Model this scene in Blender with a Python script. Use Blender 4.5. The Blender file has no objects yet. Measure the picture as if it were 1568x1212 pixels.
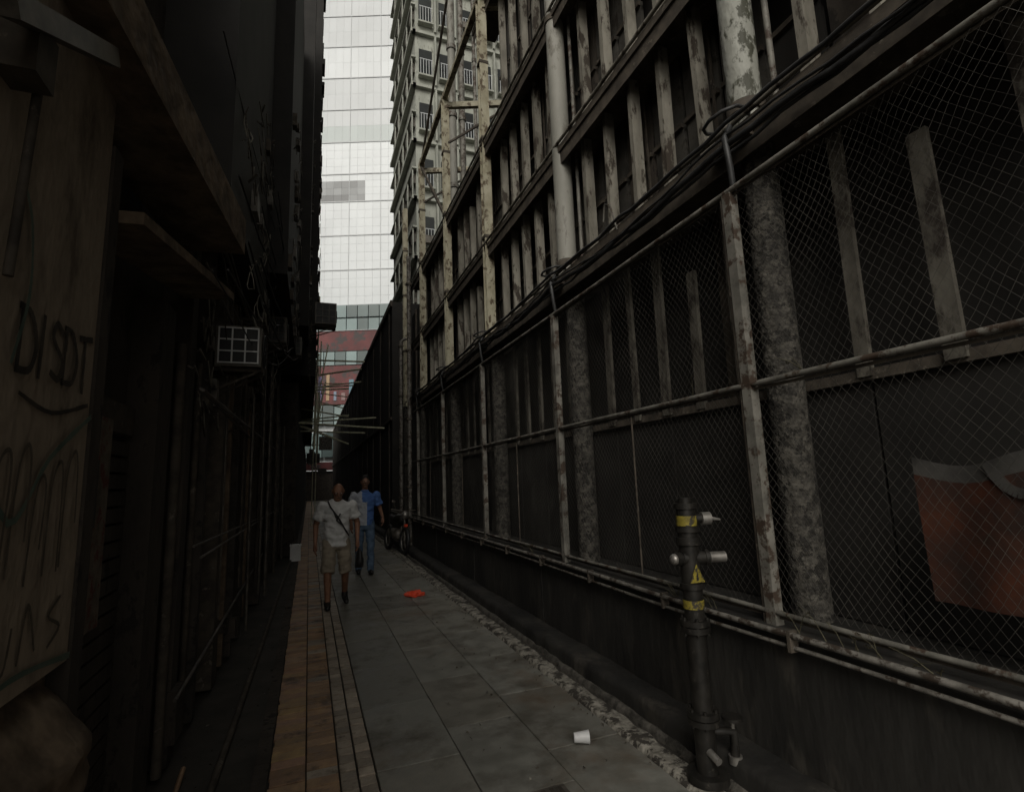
import bpy, math, random
from mathutils import Matrix, Vector, noise
random.seed(7)
scene=bpy.context.scene
scene.view_settings.view_transform='Standard'
scene.view_settings.look='None'
scene.view_settings.exposure=0
# ------------------------------------------------------------ camera
F=800.0; H=1.65
yc=Vector((-311,-137,-F)).normalized()
zc=Vector((-190,(311*190+F*F)/137,-F)).normalized()
xc=yc.cross(zc)
R=Matrix((xc,yc,zc))
cd=bpy.data.cameras.new('Camera'); cam=bpy.data.objects.new('Camera',cd)
scene.collection.objects.link(cam)
cam.matrix_world=Matrix.Translation((0,0,H))@R.to_4x4()
cd.sensor_width=36; cd.lens=F/1568*36; cd.clip_start=0.05; cd.clip_end=1000
scene.camera=cam
# ------------------------------------------------------------ materials
def new_mat(name):
    m=bpy.data.materials.new(name); m.use_nodes=True
    nt=m.node_tree; b=nt.nodes['Principled BSDF']
    return m,nt,b
def N(nt,t,**kw):
    n=nt.nodes.new(t)
    for k,v in kw.items(): setattr(n,k,v)
    return n
def rgba(c): return (c[0],c[1],c[2],1)
def weathered(name,c1,c2,scale=4,rough=0.8,metal=0,bump=0,bscale=40,c3=None,thr=0.6,c3scale=6,stretch=(1,1,1),lo=0.35,hi=0.65,attr=False,rvar=0.0,spec=0.4,c4=None,thr4=.6,c4scale=2,soft=.03):
    m,nt,b=new_mat(name)
    tc=N(nt,'ShaderNodeTexCoord'); mp=N(nt,'ShaderNodeMapping'); mp.inputs['Scale'].default_value=stretch
    nt.links.new(tc.outputs['Object'],mp.inputs['Vector'])
    n1=N(nt,'ShaderNodeTexNoise'); n1.inputs['Scale'].default_value=scale; n1.inputs['Detail'].default_value=4; n1.inputs['Roughness'].default_value=0.65
    nt.links.new(mp.outputs[0],n1.inputs['Vector'])
    r=N(nt,'ShaderNodeValToRGB'); r.color_ramp.elements[0].position=lo; r.color_ramp.elements[1].position=hi
    r.color_ramp.elements[0].color=rgba(c1); r.color_ramp.elements[1].color=rgba(c2)
    nt.links.new(n1.outputs['Fac'],r.inputs[0])
    col=r.outputs[0]
    for (cc,th,cs) in ((c3,thr,c3scale),(c4,thr4,c4scale)):
        if not cc: continue
        n2=N(nt,'ShaderNodeTexNoise'); n2.inputs['Scale'].default_value=cs; n2.inputs['Detail'].default_value=5; n2.inputs['Roughness'].default_value=0.7
        nt.links.new(mp.outputs[0],n2.inputs['Vector'])
        r2=N(nt,'ShaderNodeValToRGB'); r2.color_ramp.elements[0].position=th-soft; r2.color_ramp.elements[1].position=th+soft
        nt.links.new(n2.outputs['Fac'],r2.inputs[0])
        mx=N(nt,'ShaderNodeMixRGB'); nt.links.new(r2.outputs[0],mx.inputs[0]); nt.links.new(col,mx.inputs[1]); mx.inputs[2].default_value=rgba(cc)
        col=mx.outputs[0]
    if attr:
        at=N(nt,'ShaderNodeAttribute',attribute_name='Col')
        mx=N(nt,'ShaderNodeMixRGB',blend_type='MULTIPLY'); mx.inputs[0].default_value=1
        nt.links.new(col,mx.inputs[1]); nt.links.new(at.outputs['Color'],mx.inputs[2]); col=mx.outputs[0]
    nt.links.new(col,b.inputs['Base Color'])
    b.inputs['Roughness'].default_value=rough; b.inputs['Metallic'].default_value=metal
    b.inputs['Specular IOR Level'].default_value=spec
    if rvar:
        mr=N(nt,'ShaderNodeMapRange'); mr.inputs[1].default_value=0.35; mr.inputs[2].default_value=0.65
        mr.inputs[3].default_value=rough-rvar; mr.inputs[4].default_value=min(1,rough+rvar)
        nt.links.new(n1.outputs['Fac'],mr.inputs[0]); nt.links.new(mr.outputs[0],b.inputs['Roughness'])
    if bump:
        n3=N(nt,'ShaderNodeTexNoise'); n3.inputs['Scale'].default_value=bscale; n3.inputs['Detail'].default_value=2
        nt.links.new(mp.outputs[0],n3.inputs['Vector'])
        bp=N(nt,'ShaderNodeBump'); bp.inputs['Strength'].default_value=bump; bp.inputs['Distance'].default_value=0.02
        nt.links.new(n3.outputs['Fac'],bp.inputs['Height']); nt.links.new(bp.outputs[0],b.inputs['Normal'])
    return m
M={}
M['asphalt']=weathered('dirty_ground',(0.028,0.025,0.02),(0.055,0.048,0.04),3)
M['slab']=weathered('paving_slab',(0.15,0.143,0.12),(0.235,0.226,0.196),5,0.55,attr=True,c3=(0.095,0.082,0.064),thr=0.58,c3scale=1.5,rvar=0.2,bump=0.15,bscale=90,c4=(.15,.115,.082),thr4=.62,c4scale=.8,soft=.08)
M['brick']=weathered('brick_paver',(0.25,0.145,0.08),(0.43,0.28,0.16),7,0.55,attr=True,c3=(0.10,0.068,0.047),thr=0.6,c3scale=3,rvar=0.15,bump=0.2,bscale=80,soft=.06)
M['tactile']=weathered('grey_paver',(0.25,0.205,0.155),(0.40,0.34,0.27),8,0.55,attr=True,c3=(0.12,0.095,0.07),thr=0.6,c3scale=4,rvar=0.15,bump=0.3,bscale=70,soft=.06)
M['kerb']=weathered('kerb_concrete',(0.12,0.11,0.09),(0.36,0.335,0.285),14,0.85,c3=(0.045,0.039,0.032),thr=0.52,c3scale=9,bump=0.6,bscale=30)
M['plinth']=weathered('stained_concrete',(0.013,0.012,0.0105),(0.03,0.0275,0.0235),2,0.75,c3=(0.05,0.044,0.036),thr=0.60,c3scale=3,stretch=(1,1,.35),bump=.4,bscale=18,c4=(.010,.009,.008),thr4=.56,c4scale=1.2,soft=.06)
M['gutter']=weathered('gutter_mortar',(0.03,0.027,0.022),(0.11,0.10,0.085),12,.85,bump=.6,bscale=30)
M['pipe_white']=weathered('old_white_pipe',(0.09,0.083,0.072),(0.22,0.205,0.18),12,0.55,c3=(0.045,0.034,0.026),thr=0.53,c3scale=14)
M['peel']=weathered('peeling_paint_column',(0.22,0.22,0.19),(0.36,0.36,0.32),3,0.65,c3=(0.055,0.055,0.038),thr=0.50,c3scale=7,stretch=(1,1,.5),bump=.5,bscale=25)
M['col_grey']=weathered('grey_column',(0.19,0.185,0.16),(0.29,0.28,0.245),2,0.65,c3=(0.085,0.073,0.057),thr=0.60,c3scale=4,stretch=(1,1,.4),soft=.06)
M['col_low']=weathered('lower_column',(0.03,0.027,0.023),(0.105,0.096,0.08),14,0.85,c3=(0.02,0.018,0.015),thr=0.53,c3scale=16,bump=1.0,bscale=30)  # darker and rougher than the upper column shafts
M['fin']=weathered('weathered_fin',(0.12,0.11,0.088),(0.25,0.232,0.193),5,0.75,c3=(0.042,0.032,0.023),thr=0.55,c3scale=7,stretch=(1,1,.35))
M['fin_low']=weathered('lower_fin',(0.06,0.053,0.042),(0.13,0.119,0.097),6,0.8,c3=(0.026,0.02,0.015),thr=0.54,c3scale=8,stretch=(1,1,.5),soft=.06)  # darker copy of the upper fin tones
M['steel']=weathered('galvanised_post',(0.09,0.085,0.072),(0.215,0.203,0.176),6,0.65,metal=0.1,c3=(0.055,0.037,0.026),thr=0.55,c3scale=8)
M['rust']=weathered('rusty_ledge',(0.038,0.031,0.024),(0.092,0.076,0.058),8,0.8,c3=(0.15,0.132,0.105),thr=0.64,c3scale=12)
M['yellow_frame']=weathered('old_cream_steel',(0.26,0.235,0.16),(0.42,0.39,0.29),6,0.7,c3=(0.10,0.073,0.045),thr=0.56,c3scale=9,stretch=(1,1,.6))
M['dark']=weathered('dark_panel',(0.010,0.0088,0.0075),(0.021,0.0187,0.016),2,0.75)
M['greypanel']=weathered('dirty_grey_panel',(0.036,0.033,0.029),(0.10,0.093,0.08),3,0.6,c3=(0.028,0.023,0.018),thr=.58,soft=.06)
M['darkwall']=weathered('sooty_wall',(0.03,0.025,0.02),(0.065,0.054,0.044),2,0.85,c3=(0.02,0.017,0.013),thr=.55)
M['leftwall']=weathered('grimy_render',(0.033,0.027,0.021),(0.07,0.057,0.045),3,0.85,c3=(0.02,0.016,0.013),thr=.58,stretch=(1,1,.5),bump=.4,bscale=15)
M['pillar']=weathered('brown_plaster',(0.27,0.215,0.16),(0.42,0.345,0.26),3,0.85,c3=(0.14,0.108,0.08),thr=.56,c3scale=3,stretch=(1,1,.5),bump=.4,bscale=20,soft=.1)
M['rock']=weathered('crumbled_render',(0.08,0.058,0.04),(0.21,0.155,0.105),6,0.9,bump=1.0,bscale=12)
M['wire']=weathered('chain_wire',(0.03,0.027,0.023),(0.10,0.094,0.08),2.5,0.7)
M['cable']=weathered('black_cable',(0.02,0.02,0.02),(0.04,0.04,0.04),9,0.5)
M['junk']=weathered('dull_metal',(0.05,0.044,0.038),(0.15,0.132,0.11),9,0.45,metal=.2)
M['ac']=weathered('ac_casing',(0.10,0.09,0.075),(0.18,0.165,0.14),7,0.6,c3=(0.05,0.04,0.03),thr=.6)
M['bamboo']=weathered('bamboo_pole',(0.36,0.35,0.24),(0.58,0.57,0.42),14,0.6)
M['black']=weathered('black_rubber',(0.015,0.015,0.015),(0.03,0.03,0.03),9,0.5)
M['white']=weathered('white_plastic',(0.6,0.6,0.6),(0.75,0.75,0.73),6,0.4)
M['red']=weathered('red_plastic',(0.6,0.06,0.02),(0.8,0.10,0.05),9,0.35,bump=0.2)
M['yellow']=weathered('yellow_label',(0.16,0.125,0.02),(0.31,0.25,0.035),18,0.6,c3=(0.045,0.038,0.025),thr=.52,c3scale=30)
M['iron']=weathered('cast_iron',(0.012,0.011,0.0095),(0.03,0.027,0.023),14,0.5,metal=.3,c3=(0.07,0.062,0.052),thr=.64,c3scale=22)
M['brass']=weathered('worn_silver_cap',(0.22,0.205,0.185),(0.38,0.36,0.33),12,0.4,metal=.7)
M['orange']=weathered('orange_banner_cloth',(0.038,0.010,0.0045),(0.08,0.023,0.009),3,0.75,c3=(0.026,0.013,0.009),thr=.50,c3scale=4,soft=.12)
M['greycloth']=weathered('grey_print',(0.035,0.033,0.03),(0.075,0.071,0.065),6,0.7)
M['gblack']=weathered('black_spray',(0.03,0.024,0.018),(0.075,0.06,0.045),9,0.7)
M['gfaint']=weathered('faded_spray',(0.08,0.065,0.048),(0.14,0.115,0.088),9,0.7)
M['ggreen']=weathered('green_spray',(0.08,0.12,0.095),(0.14,0.18,0.14),9,0.7)
M['poster']=weathered('torn_poster',(0.09,0.08,0.065),(0.2,0.165,0.13),12,0.8,c3=(0.13,0.04,0.03),thr=.55,c3scale=9)
M['tower']=weathered('tower_render',(0.30,0.31,0.27),(0.42,0.43,0.38),3,0.8,c3=(0.18,0.18,0.15),thr=.62,stretch=(1,1,.4),soft=.06)
M['window']=weathered('dark_window_glass',(0.012,0.014,0.014),(0.03,0.034,0.033),.6,0.15)
def glass_mat(name,base,var,rough):
    m,nt,b=new_mat(name)
    at=N(nt,'ShaderNodeAttribute',attribute_name='Col')
    tc=N(nt,'ShaderNodeTexCoord'); n1=N(nt,'ShaderNodeTexNoise'); n1.inputs['Scale'].default_value=.12; n1.inputs['Detail'].default_value=4
    nt.links.new(tc.outputs['Object'],n1.inputs['Vector'])
    r=N(nt,'ShaderNodeValToRGB'); r.color_ramp.elements[0].position=.35; r.color_ramp.elements[1].position=.65
    r.color_ramp.elements[0].color=rgba([c*(1-var) for c in base]); r.color_ramp.elements[1].color=rgba([c*(1+var) for c in base])
    nt.links.new(n1.outputs['Fac'],r.inputs[0])
    mx=N(nt,'ShaderNodeMixRGB',blend_type='MULTIPLY'); mx.inputs[0].default_value=1
    nt.links.new(r.outputs[0],mx.inputs[1]); nt.links.new(at.outputs['Color'],mx.inputs[2])
    nt.links.new(mx.outputs[0],b.inputs['Base Color']); b.inputs['Roughness'].default_value=rough
    return m
M['facade']=glass_mat('pale_glass_panel',(.62,.65,.67),.07,.3)
M['mullion']=weathered('mullion',(.50,.52,.53),(.57,.59,.60),2,.5)  # colour raised towards the glass panels to paint in distance haze
M['teal']=glass_mat('teal_glass',(.12,.16,.16),.25,.15)
M['redband']=weathered('red_band',(.10,.035,.035),(.17,.05,.05),.6,.6,c3=(.06,.05,.05),thr=.55,c3scale=.8)
M['skin1']=weathered('brown_skin',(.20,.095,.058),(.28,.145,.088),12,.5)
M['skin2']=weathered('tan_skin',(.18,.09,.055),(.25,.135,.085),12,.5)
M['tee']=weathered('white_tshirt',(.52,.52,.51),(.66,.66,.65),8,.9,bump=.6,bscale=10)
M['khaki']=weathered('khaki_shorts',(.22,.185,.14),(.31,.265,.20),8,.9,bump=.6,bscale=12)
M['polo']=weathered('blue_polo',(.06,.13,.34),(.09,.18,.42),8,.9,bump=.6,bscale=10)
M['polo2']=weathered('grey_polo_panel',(.34,.36,.40),(.46,.48,.52),8,.9,bump=.6,bscale=10)
M['jeans']=weathered('blue_jeans',(.05,.085,.14),(.10,.15,.22),10,.9,bump=.6,bscale=14)
M['shoe']=weathered('black_shoe',(.015,.014,.013),(.03,.028,.025),9,.5)
M['hair']=weathered('black_hair',(.01,.01,.01),(.02,.018,.016),30,.7)
M['greyhair']=weathered('cropped_grey_hair',(.08,.06,.05),(.14,.11,.09),40,.8)
M['weed']=weathered('dry_weed',(.05,.045,.025),(.10,.09,.055),20,.8)
# ------------------------------------------------------------ mesh builder
class MB:
    def __init__(s): s.v=[];s.f=[];s.m=[];s.c=[];s.sm=[];s.mats=[]
    def mi(s,mat):
        if mat not in s.mats: s.mats.append(mat)
        return s.mats.index(mat)
    def add(s,vs,fs,mat,col=1.0,smooth=False):
        o=len(s.v); s.v+= [tuple(v) for v in vs]; k=s.mi(mat)
        if not isinstance(col,(tuple,list)): col=(col,col,col)
        for f in fs: s.f.append([i+o for i in f]); s.m.append(k); s.c.append(col); s.sm.append(smooth)
    def box(s,x0,x1,y0,y1,z0,z1,mat,col=1.0):
        vs=[(x0,y0,z0),(x1,y0,z0),(x1,y1,z0),(x0,y1,z0),(x0,y0,z1),(x1,y0,z1),(x1,y1,z1),(x0,y1,z1)]
        s.add(vs,[(0,3,2,1),(4,5,6,7),(0,1,5,4),(1,2,6,5),(2,3,7,6),(3,0,4,7)],mat,col)
    def beam(s,p0,p1,w,h,mat,col=1.0,up=Vector((0,0,1))):
        p0=Vector(p0);p1=Vector(p1);d=(p1-p0).normalized()
        if abs(d.dot(up))>.95: up=Vector((0,1,0))
        a=d.cross(up).normalized()*w/2; b=a.cross(d).normalized()*h/2
        vs=[p0-a-b,p0+a-b,p0+a+b,p0-a+b,p1-a-b,p1+a-b,p1+a+b,p1-a+b]
        s.add(vs,[(0,3,2,1),(4,5,6,7),(0,1,5,4),(1,2,6,5),(2,3,7,6),(3,0,4,7)],mat,col)
    def tube(s,pts,r,mat,n=8,col=1.0,caps=True,smooth=True):
        pts=[Vector(p) for p in pts]
        rs=r if isinstance(r,(list,tuple)) else [r]*len(pts)
        vs=[];fs=[]
        ref=None
        for i,p in enumerate(pts):
            d=(pts[min(i+1,len(pts)-1)]-pts[max(i-1,0)]).normalized()
            if ref is None or abs(ref.dot(d))>.9: ref=Vector((0,0,1)) if abs(d.z)<.8 else Vector((1,0,0))
            a=d.cross(ref).normalized(); b=a.cross(d).normalized(); ref=b
            for k in range(n):
                t=2*math.pi*k/n; vs.append(p+(a*math.cos(t)+b*math.sin(t))*rs[i])
        for i in range(len(pts)-1):
            for k in range(n):
                fs.append((i*n+k,i*n+(k+1)%n,(i+1)*n+(k+1)%n,(i+1)*n+k))
        s.add(vs,fs,mat,col,smooth)
        if caps:
            s.add(vs[:n],[tuple(range(n))][::-1],mat,col); s.add(vs[-n:],[tuple(range(n))],mat,col)
    def sphere(s,c,r,mat,nu=12,nv=8,rot=None,col=1.0):
        if not isinstance(r,(tuple,list)): r=(r,r,r)
        vs=[];fs=[];c=Vector(c)
        for j in range(nv+1):
            ph=math.pi*j/nv
            for i in range(nu):
                t=2*math.pi*i/nu
                p=Vector((r[0]*math.sin(ph)*math.cos(t),r[1]*math.sin(ph)*math.sin(t),r[2]*math.cos(ph)))
                if rot: p=rot@p
                vs.append(c+p)
        for j in range(nv):
            for i in range(nu): fs.append((j*nu+i,(j+1)*nu+i,(j+1)*nu+(i+1)%nu,j*nu+(i+1)%nu))
        s.add(vs,fs,mat,col,True)
    def rings(s,rings,mat,n=16):
        vs=[];fs=[]
        for (cx,cy,cz,rx,ry) in rings:
            for k in range(n):
                t=2*math.pi*k/n; vs.append((cx+rx*math.cos(t),cy+ry*math.sin(t),cz))
        for i in range(len(rings)-1):
            for k in range(n): fs.append((i*n+k,i*n+(k+1)%n,(i+1)*n+(k+1)%n,(i+1)*n+k))
        fs.append(tuple(range(n))[::-1]); fs.append(tuple((len(rings)-1)*n+k for k in range(n)))
        s.add(vs,fs,mat,1,True)
    def limb(s,pts,rs,mat):
        for p,r in zip(pts,rs): s.sphere(p,r,mat,10,8)
        for i in range(len(pts)-1): s.tube([pts[i],pts[i+1]],[rs[i],rs[i+1]],mat,10)
    def build(s,name,parent=None):
        me=bpy.data.meshes.new(name); me.from_pydata(s.v,[],s.f)
        for m in s.mats: me.materials.append(M[m])
        me.polygons.foreach_set('material_index',s.m); me.polygons.foreach_set('use_smooth',s.sm)
        ca=me.color_attributes.new('Col','FLOAT_COLOR','CORNER')
        buf=[]
        for f,c in zip(s.f,s.c): buf+= [c[0],c[1],c[2],1.0]*len(f)
        ca.data.foreach_set('color',buf); me.update()
        o=bpy.data.objects.new(name,me); scene.collection.objects.link(o)
        if parent: o.parent=parent
        return o
def empty(name,loc=(0,0,0)):
    e=bpy.data.objects.new(name,None); scene.collection.objects.link(e); e.location=loc; e.empty_display_size=.2; return e
rnd=random.uniform
# ------------------------------------------------------------ world + sun
s=Vector((-.42,-.75,.62)).normalized()
w=bpy.data.worlds.new('World'); scene.world=w; w.use_nodes=True
nt=w.node_tree; bg=nt.nodes['Background']
sky=nt.nodes.new('ShaderNodeTexSky'); sky.sky_type='NISHITA'; sky.sun_disc=False
sky.sun_elevation=math.asin(s.z); sky.sun_rotation=math.atan2(s.x,s.y)
sky.dust_density=3; sky.air_density=1.0
hs=nt.nodes.new('ShaderNodeHueSaturation'); hs.inputs['Saturation'].default_value=.08
wm=nt.nodes.new('ShaderNodeMixRGB'); wm.blend_type='MULTIPLY'; wm.inputs[0].default_value=1; wm.inputs[2].default_value=(1,.965,.885,1)
nt.links.new(sky.outputs[0],hs.inputs['Color']); nt.links.new(hs.outputs[0],wm.inputs[1]); nt.links.new(wm.outputs[0],bg.inputs[0])
bg.inputs[1].default_value=.10
ld=bpy.data.lights.new('sun','SUN'); ld.energy=1.15; ld.angle=math.radians(32); ld.color=(1,.97,.91)
lo=bpy.data.objects.new('sun',ld); scene.collection.objects.link(lo); lo.rotation_euler=s.to_track_quat('Z','Y').to_euler(); lo.location=(-10,-10,30)
# ------------------------------------------------------------ ground
g=MB(); g.add([(-300,-300,-.03),(300,-300,-.03),(300,300,-.03),(-300,300,-.03)],[(0,1,2,3)],'asphalt'); g.build('ground')
p=MB()
def tile(x0,x1,y0,y1,mat,c,h=0.0,gap=.004):
    z=h+rnd(-.002,.002); t=[rnd(-.0015,.0015) for _ in range(4)]
    a,b,cc,d=x0+gap,x1-gap,y0+gap,y1-gap; e=.003
    vs=[(a,cc,-.02),(b,cc,-.02),(b,d,-.02),(a,d,-.02),(a,cc,z-e+t[0]),(b,cc,z-e+t[1]),(b,d,z-e+t[2]),(a,d,z-e+t[3]),
        (a+e,cc+e,z+t[0]),(b-e,cc+e,z+t[1]),(b-e,d-e,z+t[2]),(a+e,d-e,z+t[3])]
    p.add(vs,[(0,1,5,4),(1,2,6,5),(2,3,7,6),(3,0,4,7),(4,5,9,8),(5,6,10,9),(6,7,11,10),(7,4,8,11),(8,9,10,11)],mat,c)
y=-2.0
while y<60:
    k=rnd(.7,1.15)
    if y<30:
        tile(-.18+rnd(-.006,.004),.02,y,y+.1,'brick',(k,k*rnd(.92,1.06),k*rnd(.88,1.12)),h=rnd(-.004,.001))
        k=rnd(.65,1.1); tile(.02,.2,y,y+.1,'brick' if random.random()<.8 else 'tactile',(k,k,k),h=rnd(-.004,.001))
        for q in range(2):
            k=rnd(.65,1.2); tile(.2+.1*q,.3+.1*q,y,y+.1,'tactile',(k,k,k),h=rnd(-.003,.001),gap=.006)
        y+=.1
    else:
        tile(-.18,.4,y,y+.5,'brick',k); y+=.5
for i in range(3):
    y=-2+.35*i
    while y<60:
        L=.9; k=rnd(.82,1.12); kk=rnd(.98,1.02); tile(.4+.5*i,.9+.5*i,y,y+L,'slab',(k*kk,k,k/kk),gap=.003); y+=L
p.build('pavement')
k=MB()
y=-2
while y<60:
    L=rnd(.5,1.1); k.box(-.27,-.188,y+.004,y+L-.004,-.03,rnd(-.015,.0),'leftwall'); y+=L
k.build('kerb')
def strip(name,xa,xb,za,zb,amp,mat,seed,y0=-1.5,y1=60,zdrop=-.03,step=.06):
    b=MB(); ys=[];y=y0
    while y<y1: ys.append(y); y+=step if y<16 else .4
    vs=[];fs=[]
    for y in ys:
        n1=noise.noise((y*1.3,seed,0))+.5*noise.noise((y*6,seed,3)); n2=noise.noise((y*1.3,seed+9,0))+.5*noise.noise((y*7,seed,7)); n3=noise.noise((y*5,seed+4,1))
        a=xa+amp*n1; c=xb+amp*n2; h=max(za,zb)+.010*n3
        for (x,z) in ((a,zdrop),(a+.004,za-.01+.01*n2),(a+.02,h),((a+c)/2,h+.008*n1),(c-.02,h),(c,zb-.02),(c+.004,zdrop)): vs.append((x,y,z))
    m=7
    for i in range(len(ys)-1):
        for j in range(m-1): fs.append((i*m+j,i*m+j+1,(i+1)*m+j+1,(i+1)*m+j))
    b.add(vs,fs,mat,1,True); return b.build(name)
strip('gutter_edge',1.905,2.06,.0,.015,.035,'kerb',1.0)
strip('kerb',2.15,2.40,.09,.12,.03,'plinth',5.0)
strip('gutter_mortar',2.11,2.17,.005,.015,.03,'gutter',12.0)
# ------------------------------------------------------------ right wall structure
BAY=2.55; POST=[2.31+BAY*i for i in range(-2,6)]
fb=empty('steel_framed_building')
b=MB()
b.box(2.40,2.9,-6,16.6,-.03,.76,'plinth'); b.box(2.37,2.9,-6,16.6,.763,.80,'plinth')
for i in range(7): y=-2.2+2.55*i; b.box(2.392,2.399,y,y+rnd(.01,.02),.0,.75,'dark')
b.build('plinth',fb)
b=MB()
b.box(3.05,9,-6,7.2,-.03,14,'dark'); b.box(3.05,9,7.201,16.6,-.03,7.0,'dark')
for y in POST: b.box(3.0,3.047,y+.7,y+.78,.8,(14 if y<6 else 7),'rust')
b.build('back_wall',fb)
b=MB()
for i,y in enumerate(POST):
    m='peel' if i%2==0 else 'col_grey'
    if y<10.5: b.tube([(2.68,y,.8),(2.68,y,3.72)],.105,'col_low',20)
    else: b.tube([(2.55,y,.8),(2.55,y,3.72)],.07,'col_low',14)
    if y<6:
        b.tube([(2.60,y-.02,3.80),(2.60,y-.02,14)],.105,m,24)
        for z in (3.9,6.93,9.7): b.tube([(2.60,y-.02,z),(2.60,y-.02,z+.07)],.12,'rust',20)
        b.tube([(2.60+.11,y-.16,3.80),(2.60+.11,y-.16,14)],.02,'steel',10)
b.build('columns',fb)
b=MB()
for y in POST:
    if y>6:
        zt=14 if y<9 else 9.9
        b.box(2.50,2.64,y-.09,y-.075,3.8,zt,'yellow_frame'); b.box(2.50,2.64,y+.035,y+.05,3.8,zt,'yellow_frame'); b.box(2.55,2.59,y-.0749,y+.0349,3.8,zt,'yellow_frame')
        for z in (5.4,7.1,8.5): b.box(2.49,2.65,y-.10,y+.06,z,z+.05,'rust')
b.box(2.50,2.60,2,12.5,9.75,9.85,'yellow_frame')
for y in (9.9,12.45):
    b.beam((2.58,y,9.62),(2.58+2.2,y-.86,9.62),.09,.12,'yellow_frame')
    b.beam((2.58,y,8.72),(2.58+1.4,y-.55,9.62),.04,.04,'rust')
b.beam((2.58,7.35,9.62),(2.58+2.2,7.35-.86,9.62),.09,.12,'yellow_frame')
b.beam((2.55,7.3,13.5),(2.55,12.4,9.8),.05,.05,'rust')
b.beam((2.55,9.9,7.0),(2.55,12.4,9.7),.05,.05,'rust')
b.build('cream_frame',fb)
b=MB()
def fins(z0,z1,y0,y1,x,w,dpt,mat):
    y=y0; i=0
    while y<y1:
        if min(abs(y-q) for q in POST)>.14:
            j=rnd(-.02,.02); t=rnd(-.02,.02); zz=z1 if random.random()<.93 else z1-rnd(.2,.5)
            if y>9: t=0
            b.beam((x+j*.5,y+j,z0),(x+j*.5,y+j+t,zz),dpt,w*rnd(.8,1.2),mat,up=Vector((0,1,0)))
        y+=BAY/6; i+=1
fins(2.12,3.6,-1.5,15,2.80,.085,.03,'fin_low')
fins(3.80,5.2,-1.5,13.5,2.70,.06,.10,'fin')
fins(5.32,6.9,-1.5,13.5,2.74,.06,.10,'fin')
fins(7.05,9.6,-1.5,7.6,2.8,.06,.10,'fin')
fins(9.9,14,-1.5,6,2.8,.06,.10,'fin')
b.build('vertical_fins',fb)
b=MB()
y=-1.5
while y<15:
    b.box(2.84,2.87,y+.01,y+BAY/3-.01,.81,2.10,'dark'); y+=BAY/3
b.box(2.80,2.9,-3,16,2.101,2.16,'rust')
for z0,z1 in ((3.85,5.2),(5.35,6.9),(7.05,9.6)):
    y=-1.5
    while y<(13.3 if z0<7 else 7):
        x=2.9; h=random.choice((.35,.5,1,.98,.98))
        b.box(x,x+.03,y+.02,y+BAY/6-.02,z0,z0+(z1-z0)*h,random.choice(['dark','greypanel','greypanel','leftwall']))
        b.box(x-.03,x-.001,y+.02,y+BAY/6-.02,z0+(z1-z0)*.5,z0+(z1-z0)*.5+.04,'rust')
        if random.random()<.5: b.box(x-.05,x-.031,y+.04,y+.06,z0,z1-.02,'rust')
        y+=BAY/6
b.build('infill_panels',fb)
b=MB()
for z,x0,hh,mat in ((3.70,2.46,.08,'rust'),(5.22,2.52,.07,'rust'),(6.95,2.52,.08,'rust'),(9.62,2.6,.1,'rust')):
    y1=14.0 if z<9 else 8
    b.box(x0,3.05,-3,y1,z,z+hh,mat)
    b.tube([(x0-.01,-3,z+hh+.03),(x0-.01,y1,z+hh+.03)],.018,'fin',8)
    b.box(x0+.02,x0+.03,-3,y1,z-.14,z-.001,'rust')
for y in POST:
    if y<14: b.box(2.44,2.60,y-.16,y+.14,3.66,3.695,'rust')
b.build('ledges',fb)
b=MB()
for j in range(4):
    pts=[];y=-2
    while y<14:
        ph=((y-2.31)%BAY)/BAY
        pts.append((2.42-.02*j+.015*noise.noise((y*2,j,0)),y,3.62+.05*j-.10*math.sin(math.pi*ph)*(.3+.35*(j%3))+.04*noise.noise((y*3,j*3,1)))); y+=.17
    b.tube(pts,(.012,.02,.009,.014)[j],'cable',6)
for y in POST:
    b.tube([(2.44,y,3.35),(2.40,y-.03,3.5),(2.38,y-.03,3.7),(2.46,y-.02,3.82)],.02,'cable',8)
    pts=[(2.44+.14*math.cos(t/10*6.28),y+.14*math.sin(t/10*6.28),3.84+.02*math.sin(t)) for t in range(11)]
    b.tube(pts,.012,'cable',6)
b.tube([(2.4,3.55,3.7),(2.38,3.6,3.95),(2.38,3.68,4.0),(2.38,3.72,3.85)],.008,'steel',6)
b.build('cable_bundle')
# fence -----------------------------------------------------------------
fe=empty('chain_link_fence')
b=MB()
for y in POST:
    b.box(2.395,2.455,y-.006,y+.0,.8,3.38,'steel'); b.box(2.395,2.401,y+.001,y+.06,.8,3.38,'steel')
    b.tube([(2.42,y+.085,.8),(2.42,y+.085,3.36)],.014,'rust',8)
for z,r in ((3.37,.018),(2.14,.017),(.87,.014)):
    pts=[(2.41+.006*noise.noise((y*.9,z,0)),y,z+.008*noise.noise((y*.8,z,4))) for y in [-5.3+.34*i for i in range(61)]]
    b.tube(pts,r,'steel',8)
    b.box(2.425,2.43,-5.3,15.1,z-.035,z-.018,'rust')
for y in POST[:-1]:
    b.tube([(2.43,y+BAY/2,.85),(2.43,y+BAY/2,2.12)],.008,'rust',8)
b.build('frame',fe)
b=MB()
Z0,Z1=.86,3.35
def fx(y,z): return 2.445+.07*noise.noise((y*1.1,z*1.1,2))+.018*noise.noise((y*5,z*5,5))
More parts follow.
